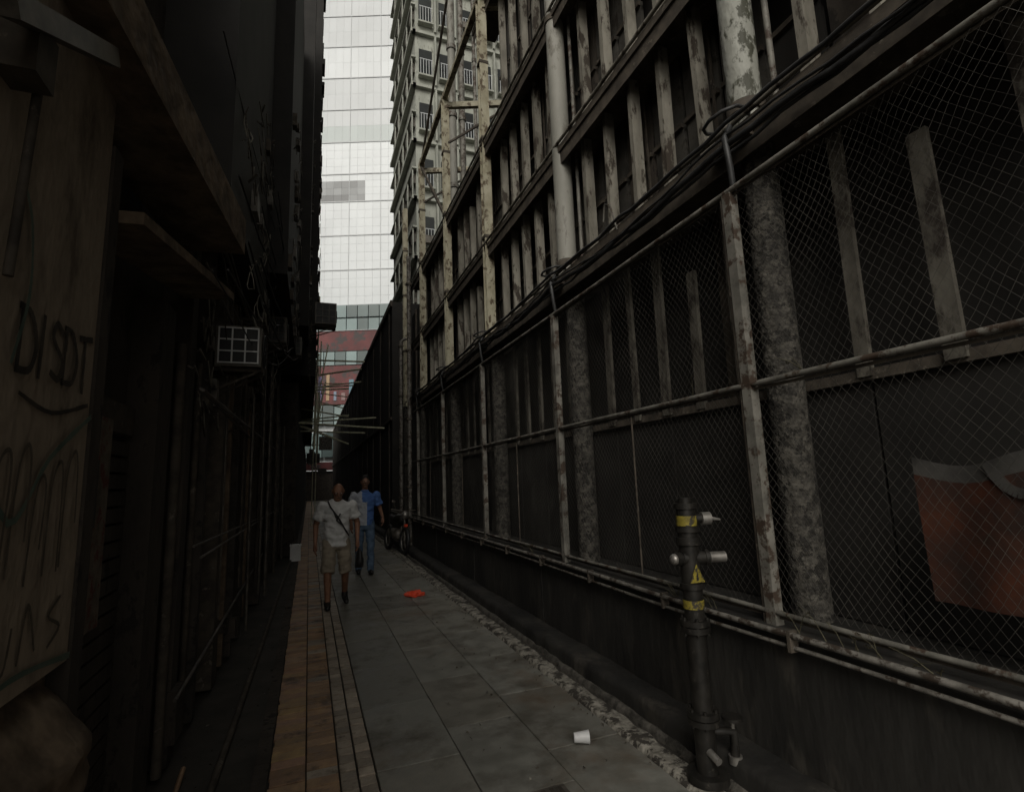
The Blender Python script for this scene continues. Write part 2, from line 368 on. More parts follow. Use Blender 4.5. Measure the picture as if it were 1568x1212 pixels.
def wires(y0,y1,pitch,seg):
    hgt=Z1-Z0; t=y0-hgt; n=max(2,int(hgt/seg))
    while t<y1:
        for sg in (1,-1):
            pts=[]
            for i in range(n+1):
                z=Z0+hgt*i/n; yy=t+(z-Z0)*.75 if sg==1 else t+hgt-(z-Z0)*.75
                if y0<=yy<=y1: pts.append((fx(yy,z)+.003*sg,yy+.02*noise.noise((yy*4,z*4,1)),z+.04*noise.noise((yy*1.3,z*1.3,8))))
            if len(pts)>1: b.tube(pts,.001,'wire',3,caps=False)
        t+=pitch
wires(.6,7.3,.048,.12)
wires(7.3,15,.08,.25)
b.build('wire_mesh',fe)
b=MB()
for (x,z,r) in ((2.33,.80,.016),(2.345,.735,.011)):
    pts=[(x+.006*noise.noise((y*.7,z*9,0)),y,z+.018*noise.noise((y*.5,z*5,0))) for y in [ -2+.4*i for i in range(47)]]
    b.tube(pts,r,'pipe_white',10)
for i in range(16):
    y=-1+1.05*i; b.box(2.315,2.37,y,y+.02,.715,.82,'rust')
b.build('wall_pipe')
b=MB()
b.tube([(2.36,13.3,.0),(2.36,13.3,7.6)],.055,'pipe_white',12)
b.tube([(2.36,14.6,.0),(2.36,14.6,5.6),(2.5,14.6,5.7)],.05,'pipe_white',12)
for z in (1.5,3.2,5.0,6.8): b.box(2.28,2.42,13.23,13.37,z,z+.05,'rust'); b.box(2.29,2.42,14.53,14.67,z*.8,z*.8+.05,'rust')
b.build('downpipe')
b=MB()
for x,y,r in ((3.3,12.0,.10),(3.58,12.05,.08),(4.0,12.2,.05),(4.25,12.3,.10)):
    b.tube([(x,y,6),(x,y,26)],r,'steel' if r<.1 else 'col_grey',14)
    for z in range(7,25,2): b.tube([(x,y,z),(x,y,z+.12)],r*1.3,'steel',14)
b.build('riser_pipe')
b=MB(); random.seed(31)
for i in range(26):
    y=random.choice([1.6,1.9,2.9,5.6])+rnd(-.25,.25); z=random.choice([.81,.81,2.15]); x=2.36; a=rnd(-.15,.15); L=rnd(.05,.16)
    b.tube([(x,y,z),(x-.02,y+a*.4,z+L*.6),(x-.05,y+a,z+L)],[.003,.002,.001],'weed',4)
    for q in range(3): t=rnd(.3,1); c=(x-.03,y+a*t,z+L*t); b.add([c,(c[0]-.01,c[1]+rnd(-.02,.02),c[2]+.012),(c[0],c[1]+rnd(-.02,.02),c[2]+.004)],[(0,1,2)],'weed')
b.build('dry_weeds'); random.seed(8)
b=MB()
b.box(2.42,9,16.7,62,-.03,7.5,'dark')
b.box(2.36,2.42,16.7,62,7.35,7.55,'rust')
for i in range(20):
    y=17.2+2.3*i; b.box(2.38,2.417,y,y+.12,0,7.3,'darkwall')
b.box(2.36,2.417,16.7,62,3.6,3.7,'rust')
b.build('warehouse')
# ------------------------------------------------------------ apartment tower
at=empty('apartment_tower',(.95,3.4,0))
b=MB(); b.box(3.25,14,18.2,25,0,46,'tower'); b.build('body',at)
b=MB()
for fl in range(2,16):
    z=fl*2.8
    b.box(3.02,3.247,18.0,24.8,z,z+.16,'tower')
    b.box(3.04,3.247,18.0,24.8,z+1.45,z+1.53,'tower')
    for k in range(5):
        y=18.3+k*1.25
        b.box(3.1,3.247,y,y+.5,z+.9,z+1.4,'ac')
        b.box(3.05,3.1,y-.2,y-.12,z+.16,z+1.44,'tower')
        b.box(3.235,3.247,y+.6,y+1.1,z+.6,z+1.4,'window')
    b.box(3.1,13,18.0,18.197,z,z+.14,'tower')
    for k in range(10):
        x=3.42+.98*k
        b.box(x,x+.62,18.17,18.197,z+.8,z+2.1,'window')
        b.box(x+.70,x+.78,17.9,18.165,z+.15,z+2.7,'tower')
        b.box(x-.05,x+.66,17.92,18.165,z+.56,z+.64,'tower')
        for q in range(5): b.box(x+.03+.13*q,x+.05+.13*q,17.94,17.96,z+.64,z+1.4,'mullion')
        b.box(x,x+.62,17.94,17.96,z+1.4,z+1.43,'mullion')
        if random.random()<.4: b.box(x+.1,x+.5,17.7,17.9,z+.66,z+1.0,'ac')
b.build('balconies',at)
# ------------------------------------------------------------ glass office tower
gt=empty('glass_office_tower',(4,68,0)); gt.rotation_euler=(0,0,math.atan2(-.39,1))
b=MB()
W0,W1=-25,32
b.box(W0,W1,.3,25,0,92,'mullion'); b.build('core',gt)
b=MB()
zs=[24.5,29.3,34.1,38.9,42.9,47.6]+[47.6+4.9*i for i in range(1,10)]
for a in range(len(zs)-1):
    z0,z1=zs[a],zs[a+1]
    x=W0
    while x<W1:
        nx=x+1.05
        upper=z0>=47.5
        base=.80 if upper else 1.04
        sub=4 if not upper else 2
        for q in range(sub):
            kk=base*rnd(.96,1.03); tint=(1,1.0,1.0)
            if z0==38.9 and x<2.2 and q<3 : kk=.26*rnd(.5,1.7)
            if 46<z0<52 and q==0 and x<6: kk*=.85; tint=(.93,1,.96)
            zq=z0+(z1-z0)*(q+.5)/sub
            if upper and ((x-.5)/7)**2+((zq-57)/6.5)**2<1 and zq>57: kk*=1.2  # arc of panels painted brighter as a curved reflection
            g_=.008 if not upper else .006
            b.box(x+g_,nx-g_,.1,.28,z0+(z1-z0)*q/sub+g_,z0+(z1-z0)*(q+1)/sub-g_,'facade',(kk*tint[0],kk*tint[1],kk*tint[2]))
        x=nx
b.build('curtain_wall',gt)
b=MB()
x=W0; i=0
while x<W1:
    if i%4==0: b.box(x-.04,x+.04,.04,.27,24.5,92,'mullion')
    x+=1.05; i+=1
for z in zs: b.box(W0,W1,.02,.27,z-.07,z+.07,'mullion')
b.build('mullions',gt)
b=MB()
x=W0
while x<W1:
    for z0,z1,m in ((21.0,22.5,'teal'),(22.7,24.3,'teal'),(16.5,18.2,'teal'),(9,11.4,'teal'),(5,8,'teal')):
        kk=rnd(.5,1.9); b.box(x+.05,x+1.35,-.5,.25,z0,z1,m,kk)
    x+=1.4
b.box(W0,W1,-.45,.25,18.3,20.9,'redband'); b.box(W0,W1,-.45,.25,11.5,16.4,'redband'); b.box(W0,W1,-.55,.25,20.9,20.99,'facade',.5)
random.seed(9)
for i in range(60): 
    x=W0+i*.95; b.box(x,x+rnd(.3,.8),-.52,-.451,12,12+rnd(.5,3.5),'facade',(rnd(.15,.6),rnd(.2,.5),rnd(.2,.5)))
b.build('podium',gt)
random.seed(7)
# ------------------------------------------------------------ left buildings
lb=empty('tenement_building')
b=MB()
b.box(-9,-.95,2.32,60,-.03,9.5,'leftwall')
b.box(-9,-.75,-1.2,2.30,1.10,5.5,'pillar')
b.build('walls',lb)
b=MB()
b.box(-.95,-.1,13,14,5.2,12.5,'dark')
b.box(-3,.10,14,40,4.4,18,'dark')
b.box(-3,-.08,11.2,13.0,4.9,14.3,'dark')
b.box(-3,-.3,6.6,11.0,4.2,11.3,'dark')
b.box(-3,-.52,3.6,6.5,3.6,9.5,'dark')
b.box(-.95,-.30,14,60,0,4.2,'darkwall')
for i in range(34):
    z=4.7+i*.36+rnd(-.1,.1); b.box(.102,.105+rnd(.0,.13)**1.3,14.0,14.5,z,z+rnd(.05,.2),'dark')
b.build('overhang',lb)
b=MB()
for i in range(22):
    z=.05+i*.085; b.beam((-.93,2.36,z+.04),(-.93,3.4,z+.04),.03,.07,'leftwall')
b.box(-.95,-.74,2.305,2.40,0,3.0,'leftwall')
b.box(-.95,-.80,3.42,3.7,0,2.75,'leftwall')
b.box(-.95,-.9,2.4,3.4,1.95,2.1,'rust')
b.build('roller_shutter',lb)
b=MB()
b.beam((-.82,1.72,3.3),(-.62,3.7,3.3),.38,.24,'rock')
b.beam((-.80,2.4,2.75),(-.66,3.9,2.95),.30,.05,'rock')
b.beam((-.66,1.35,2.75),(-.66,1.95,3.12),.045,.06,'junk'); b.box(-.75,-.66,1.5,1.6,2.7,2.85,'rust')
b.tube([(-.70,1.62,2.8),(-.72,1.62,2.2)],.012,'rust',8)
b.build('canopy',lb)
vs=[];fs=[];ny,nz=70,34
for i in range(ny+1):
    for j in range(nz+1):
        y=-1.2+3.5*i/ny; z=1.16*j/nz-.03
        x=-.67+.06*noise.noise((y*4,z*4,1))+.03*noise.noise((y*11,z*11,1))+.015*noise.noise((y*25,z*25,1))-.14*max(0,(z-.85)/.25)+.05*noise.noise((y*1.5,z*9,5))
        vs.append((x,y,z))
for i in range(ny):
    for j in range(nz): fs.append((i*(nz+1)+j,(i+1)*(nz+1)+j,(i+1)*(nz+1)+j+1,i*(nz+1)+j+1))
b=MB(); b.add(vs,fs,'rock',1,True); b.box(-1.2,-.8,-1.2,2.29,-.03,1.09,'rock'); b.build('crumbled_base',lb)
b=MB()
y=4.0
while y<30:
    d=rnd(.04,.22); wd=rnd(.06,.28)
    b.box(-.95,-.95+d+.1,y,y+wd,0,rnd(2.4,4.2),random.choice(['rock','leftwall','leftwall','junk','darkwall','rust']))
    if random.random()<.5: b.box(-.95,-.95+d+.14,y-.02,y+wd+.02,rnd(.1,.3),rnd(.35,.5),'leftwall')
    y+=wd+rnd(.15,.7)
b.build('pilasters',lb)
b=MB()
for i in range(34):
    y=5.6+i*.4+rnd(-.2,.2); x=rnd(-.8,-.5); r=rnd(.008,.032)
    b.tube([(x,y,rnd(0,.6)),(x+rnd(-.02,.02),y+rnd(-.03,.03),rnd(2.4,4.2))],r,random.choice(['junk','rust','leftwall','junk','darkwall']),8)
for y,r in ((3.9,.03),(4.25,.014),(4.5,.022)): b.tube([(-.8,y,0),(-.8,y,2.6)],r,'rust',8)
for i in range(8):
    z=rnd(.4,4); b.tube([(rnd(-.75,-.6),3.8,z),(rnd(-.75,-.6),12,z+rnd(-.2,.2))],rnd(.006,.015),'junk',6)
b.tube([(-.5,1.6,-.0),(-.33,14,.02)],.022,'rust',8)
b.tube([(-.62,3.0,.0),(-.66,3.9,.02)],.014,'brick',8)
b.build('wall_pipe')
b=MB()
for i in range(300):
    y=rnd(3.8,16); z=2.2+rnd(0,1)*y*.62
    x=(-.5 if y<6.5 else -.28 if y<11 else -.06 if y<13 else .11)
    if z<4: x=-.75
    t=random.random()
    if t<.45: 
        L=rnd(.06,.3); b.beam((x-.02,y,z),(x+rnd(.0,.05),y+rnd(-.05,.05),z+rnd(-.05,.1)),.012,.012,'junk')
        b.beam((x+.02,y,z),(x+.02,y+L,z+rnd(-.1,.02)),.010,.016,random.choice(['junk','pipe_white','ac']))
    elif t<.65: b.box(x-.02,x+rnd(.02,.04),y,y+rnd(.05,.25),z,z+rnd(.05,.2),random.choice(['junk','rust','ac']))
    else:
        b.tube([(x+.03,y,z),(x+.03+rnd(0,.04),y+.08,z-rnd(.1,.35)),(x+.03,y+.22,z+rnd(-.1,.1))],.005,random.choice(['junk','fin','fin']),5)
b.build('facade_brackets',lb)
b=MB()
for j in range(12):
    y0=rnd(3,6); y1=y0+rnd(3,9); z=rnd(2.8,4.4); x=rnd(-.6,-.45); sg=rnd(.1,.4)
    pts=[(x+(y0+(y1-y0)*t/14-2)*.022,y0+(y1-y0)*t/14,z+(y0+(y1-y0)*t/14-3)*.18-sg*math.sin(math.pi*t/14)+.04*noise.noise((t*.5,j,0))) for t in range(15)]
    b.tube(pts,rnd(.004,.010),'cable',5)
for j in range(20):
    y=rnd(3.6,9); z=rnd(2.5,5); pts=[(-.48+.03*math.sin(t+j),y+.05*t*.3,z-.18*math.sin(t*.5)+.02*math.cos(t*2+j)) for t in range(9)]
    b.tube(pts,.005,'fin',5)
b.build('cable_bundle')
def ac_unit(x,y,z,sx=.30,sy=.55,sz=.38,gm='junk'):
    e=empty('air_conditioner',(x,y,z))
    b=MB(); b.box(-sx,0,0,sy,0,sz,'ac')
    b=MB(); vs=[(-sx,0,0),(0,0,0),(0,sy,0),(-sx,sy,0),(-sx,0,sz),(0,0,sz),(0,sy,sz),(-sx,sy,sz)]
    b.add(vs,[(0,3,2,1),(4,5,6,7),(0,1,5,4),(1,2,6,5),(2,3,7,6),(3,0,4,7)],'ac')
    b.build('casing',e)
    b=MB()
    b.box(-sx+.02,-.02,-.004,-.001,.02,sz-.02,'black')
    for i in range(4): xx=-sx+.02+(sx-.05)*i/3; b.box(xx,xx+.012,-.016,-.0045,.02,sz-.02,gm)
    for i in range(4): zz=.02+(sz-.05)*i/3; b.box(-sx+.02,-.02,-.02,-.0165,zz,zz+.012,gm)
    pts=[(.012,sy/2+.15*math.cos(t*math.pi/12),sz/2+.15*math.sin(t*math.pi/12)) for t in range(25)]
    b.tube(pts,.008,'black',6)
    for t in range(6): a=t*math.pi/6; b.tube([(.012,sy/2+.15*math.cos(a),sz/2+.15*math.sin(a)),(.012,sy/2-.15*math.cos(a),sz/2-.15*math.sin(a))],.004,'black',5)
    b.build('grille',e)
    b=MB()
    for yy in (.08,sy-.1):
        b.beam((-sx-.2,yy,-.02),(.0,yy,-.02),.03,.03,'rust'); b.beam((-sx-.2,yy,-.3),(-.02,yy,-.03),.02,.02,'rust')
    b.build('bracket',e)
ac_unit(-.42,5.0,2.70,.36,.4,.36,'white')
ac_unit(-.5,6.3,3.5); ac_unit(-.35,8.0,3.7); ac_unit(.55,13.2,5.55,.5,.5,.55); ac_unit(-.2,11.3,4.3); ac_unit(-.42,7.0,5.6); ac_unit(-.55,4.9,4.4)
b=MB(); b.box(-.899,-.892,2.50,3.05,1.05,2.0,'poster'); b.box(-.891,-.888,2.62,2.9,1.5,1.8,'greycloth'); b.build('poster')
# graffiti
def ribbon(b,pts,w,mat,x=-.746):
    n=len(pts)
    for i in range(n-1):
        a=Vector((0,)+pts[i]);c=Vector((0,)+pts[i+1]);d=(c-a).normalized();q=Vector((0,-d.z,d.y))*w/2*(1+.35*noise.noise((a.y*20,a.z*20,w*90)))
        a=a-d*w*.35;c=c+d*w*.35
        xx=x+.0004*i
        b.add([(xx,*(a-q)[1:]),(xx,*(c-q)[1:]),(xx,*(c+q)[1:]),(xx,*(a+q)[1:])],[(0,1,2,3)],mat)
def smooth(pts,n=5):
    out=[]
    for i in range(len(pts)-1):
        p0=pts[max(i-1,0)];p1=pts[i];p2=pts[i+1];p3=pts[min(i+2,len(pts)-1)]
        for k in range(n):
            t=k/n; f=lambda a,b_,c,d:.5*((2*b_)+(c-a)*t+(2*a-5*b_+4*c-d)*t*t+(3*b_-a-3*c+d)*t**3)
            out.append((f(p0[0],p1[0],p2[0],p3[0]),f(p0[1],p1[1],p2[1],p3[1])))
    out.append(pts[-1]); return out
b=MB()
def T(pts,y0,z0,sy,sz): return [(y0+u*sy,z0+v*sz) for u,v in pts]
LET={'B':[[(0,0),(0,1)],[(0,1),(.7,.85),(.6,.55),(.1,.5),(.8,.35),(.7,.05),(0,0)]],'D':[[(0,0),(0,1)],[(-.1,1),(.5,.95),(.9,.5),(.6,.08),(-.1,0)]],'I':[[(.3,0),(.35,1)]],'S':[[(.9,.9),(.4,1),(.15,.72),(.8,.4),(.6,.05),(0,.1)]],'T':[[(0,.95),(1,1.05)],[(.5,1),(.45,-.05)]]}
y0=1.77
for ch in 'DISDT':
    wd=.05 if ch=='I' else .095
    for st in LET[ch]: ribbon(b,smooth(T(st,y0,1.99+(y0-1.8)*.05,wd,.18)),.02,'gblack')
    y0+=wd+.014
ribbon(b,smooth([(1.80,1.93),(2.0,1.90),(2.26,1.96)]),.014,'gblack')
random.seed(12)
for k in range(5):
    y0=1.72+k*.11+rnd(-.01,.01); hh=rnd(.24,.36); z0=1.42+rnd(-.03,.04)
    ribbon(b,smooth(T([(0,0),(.1+rnd(-.1,.1),.8),(.5,1.05),(.8,.9),(.7+rnd(-.1,.2),rnd(0,.4))],y0,z0,.085,hh)),.011,'gfaint')
for k,pt in enumerate(([(0,.9),(.1,.1),(.7,.0),(.9,.7)],[(0,0),(.3,1),(.8,.1)],[(.8,.9),(.1,.6),(.8,.3),(.1,0)])):
    ribbon(b,smooth(T(pt,1.78+k*.16,1.19,.11,.15)),.012,'gfaint')
ribbon(b,smooth([(1.6,1.86),(1.8,1.58),(2.0,1.76),(2.28,1.92)]),.018,'ggreen',-.7425)
ribbon(b,smooth([(1.6,1.12),(1.9,1.16),(2.28,1.12)]),.018,'ggreen',-.7425)
ribbon(b,smooth([(1.70,2.5),(1.76,2.4),(1.78,2.2),(1.72,2.0)]),.015,'ggreen',-.7425)
b.build('graffiti')
# bamboo scaffold
b=MB()
random.seed(21)
for i in range(16):
    y=rnd(15,26); z=3.0+rnd(0,2.4)+(y-15)*.1
    b.tube([(-.3,y,z+rnd(-.2,.2)),(rnd(.9,2.0),y+rnd(-1,1),z+rnd(-.6,.5))],.028,'bamboo',6)
for i in range(5):
    y=15+2.2*i; x=.12+.1*(i%2); b.tube([(x,y,0 if i>2 else 2.6),(x+.05,y,rnd(6,7))],.022,'bamboo',6)
for i in range(5):
    y=16+i*2; b.tube([(.1,y,rnd(3,4)),(.5,y+2,rnd(5,6.5))],.022,'bamboo',6)
b.build('bamboo_scaffold')
random.seed(5)
for i in range(7):
    e=MB(); x=rnd(-.2,.9); y=32+i*3.5; z=rnd(2.0,4.2)
    e.box(x,x+rnd(.4,.8),y,y+.12,z,z+rnd(.3,.8),random.choice(['redband','greycloth','redband','poster','pipe_white'])); e.beam((-.6,y+.06,z+.3),(x,y+.06,z+.3),.05,.05,'junk')
    e.build('shop_sign')
b=MB(); b.box(-20,30,64,66,0,3.2,'darkwall'); b.box(-20,30,63.6,63.99,3.3,4.2,'redband'); b.build('shopfront')
# ------------------------------------------------------------ standpipe
sp=empty('fire_standpipe',(2.03,2.52,0))
b=MB()
b.tube([(0,0,-.02),(0,0,1.44)],.055,'iron',20)
for z,h,r in ((.02,.04,.11),(.30,.03,.085),(.335,.03,.085),(.77,.03,.08),(.805,.03,.08),(1.00,.03,.066),(1.24,.04,.068),(1.31,.03,.066),(1.44,.03,.065),(1.47,.03,.04)):
    b.tube([(0,0,z),(0,0,z+h)],r,'iron',20)
for z in (.33,.80):
    for k in range(6): a=k*math.pi/3; b.tube([(.07*math.cos(a),.07*math.sin(a),z-.045),(.07*math.cos(a),.07*math.sin(a),z+.05)],.009,'iron',6)
b.build('riser',sp)
b=MB()
b.tube([(0,0,.895),(0,0,.94)],.058,'yellow',20); b.tube([(0,0,1.345),(0,0,1.40)],.058,'yellow',20)
b.add([(-.06,-.062,1.04),(.04,-.066,1.04),(-.01,-.064,1.14)],[(0,1,2)],'yellow')
b.add([(-.018,-.067,1.055),(-.002,-.067,1.055),(-.009,-.067,1.105)],[(0,1,2)],'black')
b.build('warning_label',sp)
b=MB()
b.tube([(0,0,1.38),(.10,-.03,1.38)],.026,'iron',14); b.tube([(.08,-.03,1.38),(.13,-.045,1.38)],.036,'brass',14); b.tube([(.13,-.045,1.38),(.19,-.06,1.37)],[.012,.006],'brass',10)
b.tube([(-.05,0,1.165),(.10,-.04,1.165)],.038,'iron',14); b.tube([(.08,-.035,1.165),(.19,-.07,1.165)],.030,'brass',16); b.tube([(.075,-.033,1.165),(.095,-.04,1.165)],.045,'iron',16)
b.tube([(-.06,.0,1.165),(-.10,.0,1.165)],.036,'iron',14); b.sphere((-.10,0,1.165),.032,'brass')
b.tube([(.05,0,.25),(.15,-.05,.25),(.15,-.05,.10)],.026,'iron',12); b.tube([(.15,-.05,.31),(.15,-.05,.325)],.055,'iron',14); b.tube([(.15,-.05,.25),(.15,-.05,.32)],.012,'brass',8)
b.tube([(.15,-.05,.13),(.15,-.05,.09)],.036,'brass',12)
b.tube([(-.02,-.05,.18),(-.02,-.12,.16)],.02,'brass',10)
b.build('outlets',sp)
# ------------------------------------------------------------ orange banner behind the fence
b=MB(); vs=[];fs=[];n=24
for i in range(n+1):
    y=.45+(1.56-.45)*i/n
    for j in range(9):
        zt=1.66+.03*math.sin(i*.55); z=1.06+(zt-1.06)*j/8; vs.append((2.53+.012*math.sin(i*.9+j*.3),y,z))
for i in range(n):
    for j in range(8): fs.append((i*9+j,(i+1)*9+j,(i+1)*9+j+1,i*9+j+1))
b.add(vs,[f for k,f in enumerate(fs) if k%8<7],'orange',1,True); b.add(vs,[f for k,f in enumerate(fs) if k%8>=7],'greycloth',1,True)
def rb(pts,w,mat):
    for i in range(len(pts)-1):
        a=Vector((0,)+pts[i]);c=Vector((0,)+pts[i+1]);d=(c-a).normalized();q=Vector((0,-d.z,d.y))*w/2
        b.add([(2.513-.0004*i,*(a-q)[1:]),(2.513-.0004*i,*(c-q)[1:]),(2.513-.0004*i,*(c+q)[1:]),(2.513-.0004*i,*(a+q)[1:])],[(0,1,2,3)],mat)
rb(smooth([(1.28,1.64),(1.24,1.56),(1.18,1.52),(1.1,1.54),(1.05,1.6)]),.04,'greycloth')
b.build('orange_banner')
# ------------------------------------------------------------ litter
cup=MB(); cv=Vector((1.62,3.18,.040)); d=Vector((.09,-.03,.0))
cup.tube([cv-d*.5,cv+d*.5],[.027,.038],'white',16,caps=False); cup.tube([cv-d*.5,cv-d*.47],[.027,.027],'white',16); cup.tube([cv+d*.47,cv+d*.5],[.041,.041],'white',16,caps=False)
cup.build('paper_cup')
bag=MB(); vs=[];fs=[]
for j in range(13):
    for i in range(30):
        t=2*math.pi*i/30; ph=math.pi/2*j/12; r=1+.6*noise.noise((math.cos(t)*2.5,math.sin(t)*2.5,j*.3))+.2*noise.noise((math.cos(t)*8,math.sin(t)*8,j*.8))
        vs.append((1.48+.13*r*math.cos(t)*math.cos(ph),8+.10*r*math.sin(t)*math.cos(ph),.004+.065*math.sin(ph)*r))
for j in range(12):
    for i in range(30): fs.append((j*30+i,j*30+(i+1)%30,(j+1)*30+(i+1)%30,(j+1)*30+i))
bag.add(vs,fs,'red'); bag.build('plastic_bag')
b=MB(); random.seed(3)
for i in range(900):
    y=rnd(1,16); x=random.choice([rnd(2.0,2.2),rnd(2.0,2.2),rnd(1.0,1.95),rnd(1.8,1.98),rnd(-.7,-.2)]); r=rnd(.003,.016); a=rnd(0,6)
    z= -.02 if x<-.1 or x>2.03 else .006
    b.add([(x+r*math.cos(a),y+r*math.sin(a),z),(x+r*math.cos(a+2),y+r*math.sin(a+2),z+rnd(0,.01)),(x+r*math.cos(a+3.5),y+r*math.sin(a+3.5),z+rnd(0,.02)),(x,y,z+.012)],[(0,1,2),(0,2,3)],random.choice(['kerb','rust','junk','rust']))
b.build('litter')
b=MB(); b.box(-.36,-.14,13.0,13.25,0,.32,'white'); b.box(-.37,-.13,12.99,13.26,.321,.35,'white'); b.tube([(-.36,13.1,.33),(-.25,13.1,.45),(-.14,13.1,.33)],.008,'junk',6); b.build('plastic_bucket')
b=MB(); b.box(1.02,1.32,2.62,2.84,.001,.008,'junk')
for i in range(6): b.box(1.04+.047*i,1.06+.047*i,2.64,2.82,.0085,.011,'rust')
b.build('drain_cover')
# ------------------------------------------------------------ motorcycle
def motorcycle(loc):
    e=empty('parked_motorcycle',loc); b=MB()
    for yy in (-.62,.62):
        pts=[(0,yy+.27*math.cos(t*math.pi/12),.30+.27*math.sin(t*math.pi/12)) for t in range(25)]
        b.tube(pts,.045,'black',8)
        pts=[(0,yy+.22*math.cos(t*math.pi/12),.30+.22*math.sin(t*math.pi/12)) for t in range(25)]
        b.tube(pts,.014,'brass',6)
        for t in range(6): a=t*math.pi/3; b.tube([(0,yy,.3),(0,yy+.25*math.cos(a),.3+.25*math.sin(a))],.008,'junk',5)
    b.build('wheels',e); b=MB()
    b.limb([(0,-.1,.72),(0,.2,.74),(0,.55,.80)],[.13,.11,.07],'black'); b.limb([(0,-.3,.78),(0,-.05,.76)],[.11,.14],'iron')
    b.tube([(0,-.62,.3),(0,-.42,.95)],.03,'junk',8); b.tube([(-.3,-.32,1.0),(0,-.42,.97),(.3,-.32,1.0)],.016,'junk',8)
    b.sphere((0,-.5,.88),.09,'brass'); b.limb([(0,-.1,.40),(0,.2,.42)],[.15,.13],'junk'); b.tube([(.12,.1,.3),(.14,.8,.38)],.035,'junk',10)
    b.tube([(-.2,-.36,1.0),(-.27,-.38,1.15)],.008,'junk',6); b.sphere((-.28,-.38,1.18),(.05,.015,.035),'junk')
    b.build('frame',e); b=MB(); b.box(-.04,.04,-.62,-.60,.62,.68,'red'); b.build('reflector',e); return e
m=motorcycle((1.98,13.2,0)); m.rotation_euler=(0,.1,.15)
# ------------------------------------------------------------ people
def remesh(b,name,parent,vox,smooth=4,mat=None):
    o=b.build(name+'_raw'); md=o.modifiers.new('r','REMESH'); md.mode='VOXEL'; md.voxel_size=vox; md.use_smooth_shade=True
    ms=o.modifiers.new('s','SMOOTH'); ms.iterations=smooth; ms.factor=.5
    dg=bpy.context.evaluated_depsgraph_get(); ev=o.evaluated_get(dg); me=bpy.data.meshes.new_from_object(ev)
    me.materials.clear(); me.materials.append(M[mat or b.mats[0]])
    for pl in me.polygons: pl.use_smooth=True; pl.material_index=0
    n=bpy.data.objects.new(name,me); scene.collection.objects.link(n); n.parent=parent
    bpy.data.objects.remove(o); return n
def wrinkle(o,amp,sc=9):
    co=[v.co.copy() for v in o.data.vertices]; no=[v.normal.copy() for v in o.data.vertices]; buf=[]
    for c,n in zip(co,no):
        c=c+n*amp*(noise.noise((c.x*sc,c.y*sc,c.z*sc*1.6))+.5*noise.noise((c.x*sc*2.3,c.y*sc*2.3,c.z*sc*3))); buf+= [c.x,c.y,c.z]
    o.data.vertices.foreach_set('co',buf); o.data.update()
def hand(b,wr,sgn,skin):
    w=Vector(wr)
    b.limb([w,w+Vector((0,-.01,-.05)),w+Vector((0,-.015,-.085))],[.024,.03,.030],skin)
    for k,(off,L) in enumerate(((-.030,.07),(-.010,.08),(.010,.076),(.029,.06))):
        base=w+Vector((sgn*.004,off-.015,-.095)); m1=base+Vector((-sgn*.006,0,-L*.5)); m2=m1+Vector((-sgn*.022,0,-L*.38))
        b.limb([base,m1,m2],[.0095,.009,.0075],skin)
    b.limb([w+Vector((-sgn*.005,-.03,-.03)),w+Vector((-sgn*.015,-.058,-.065)),w+Vector((-sgn*.022,-.06,-.095))],[.013,.011,.009],skin)
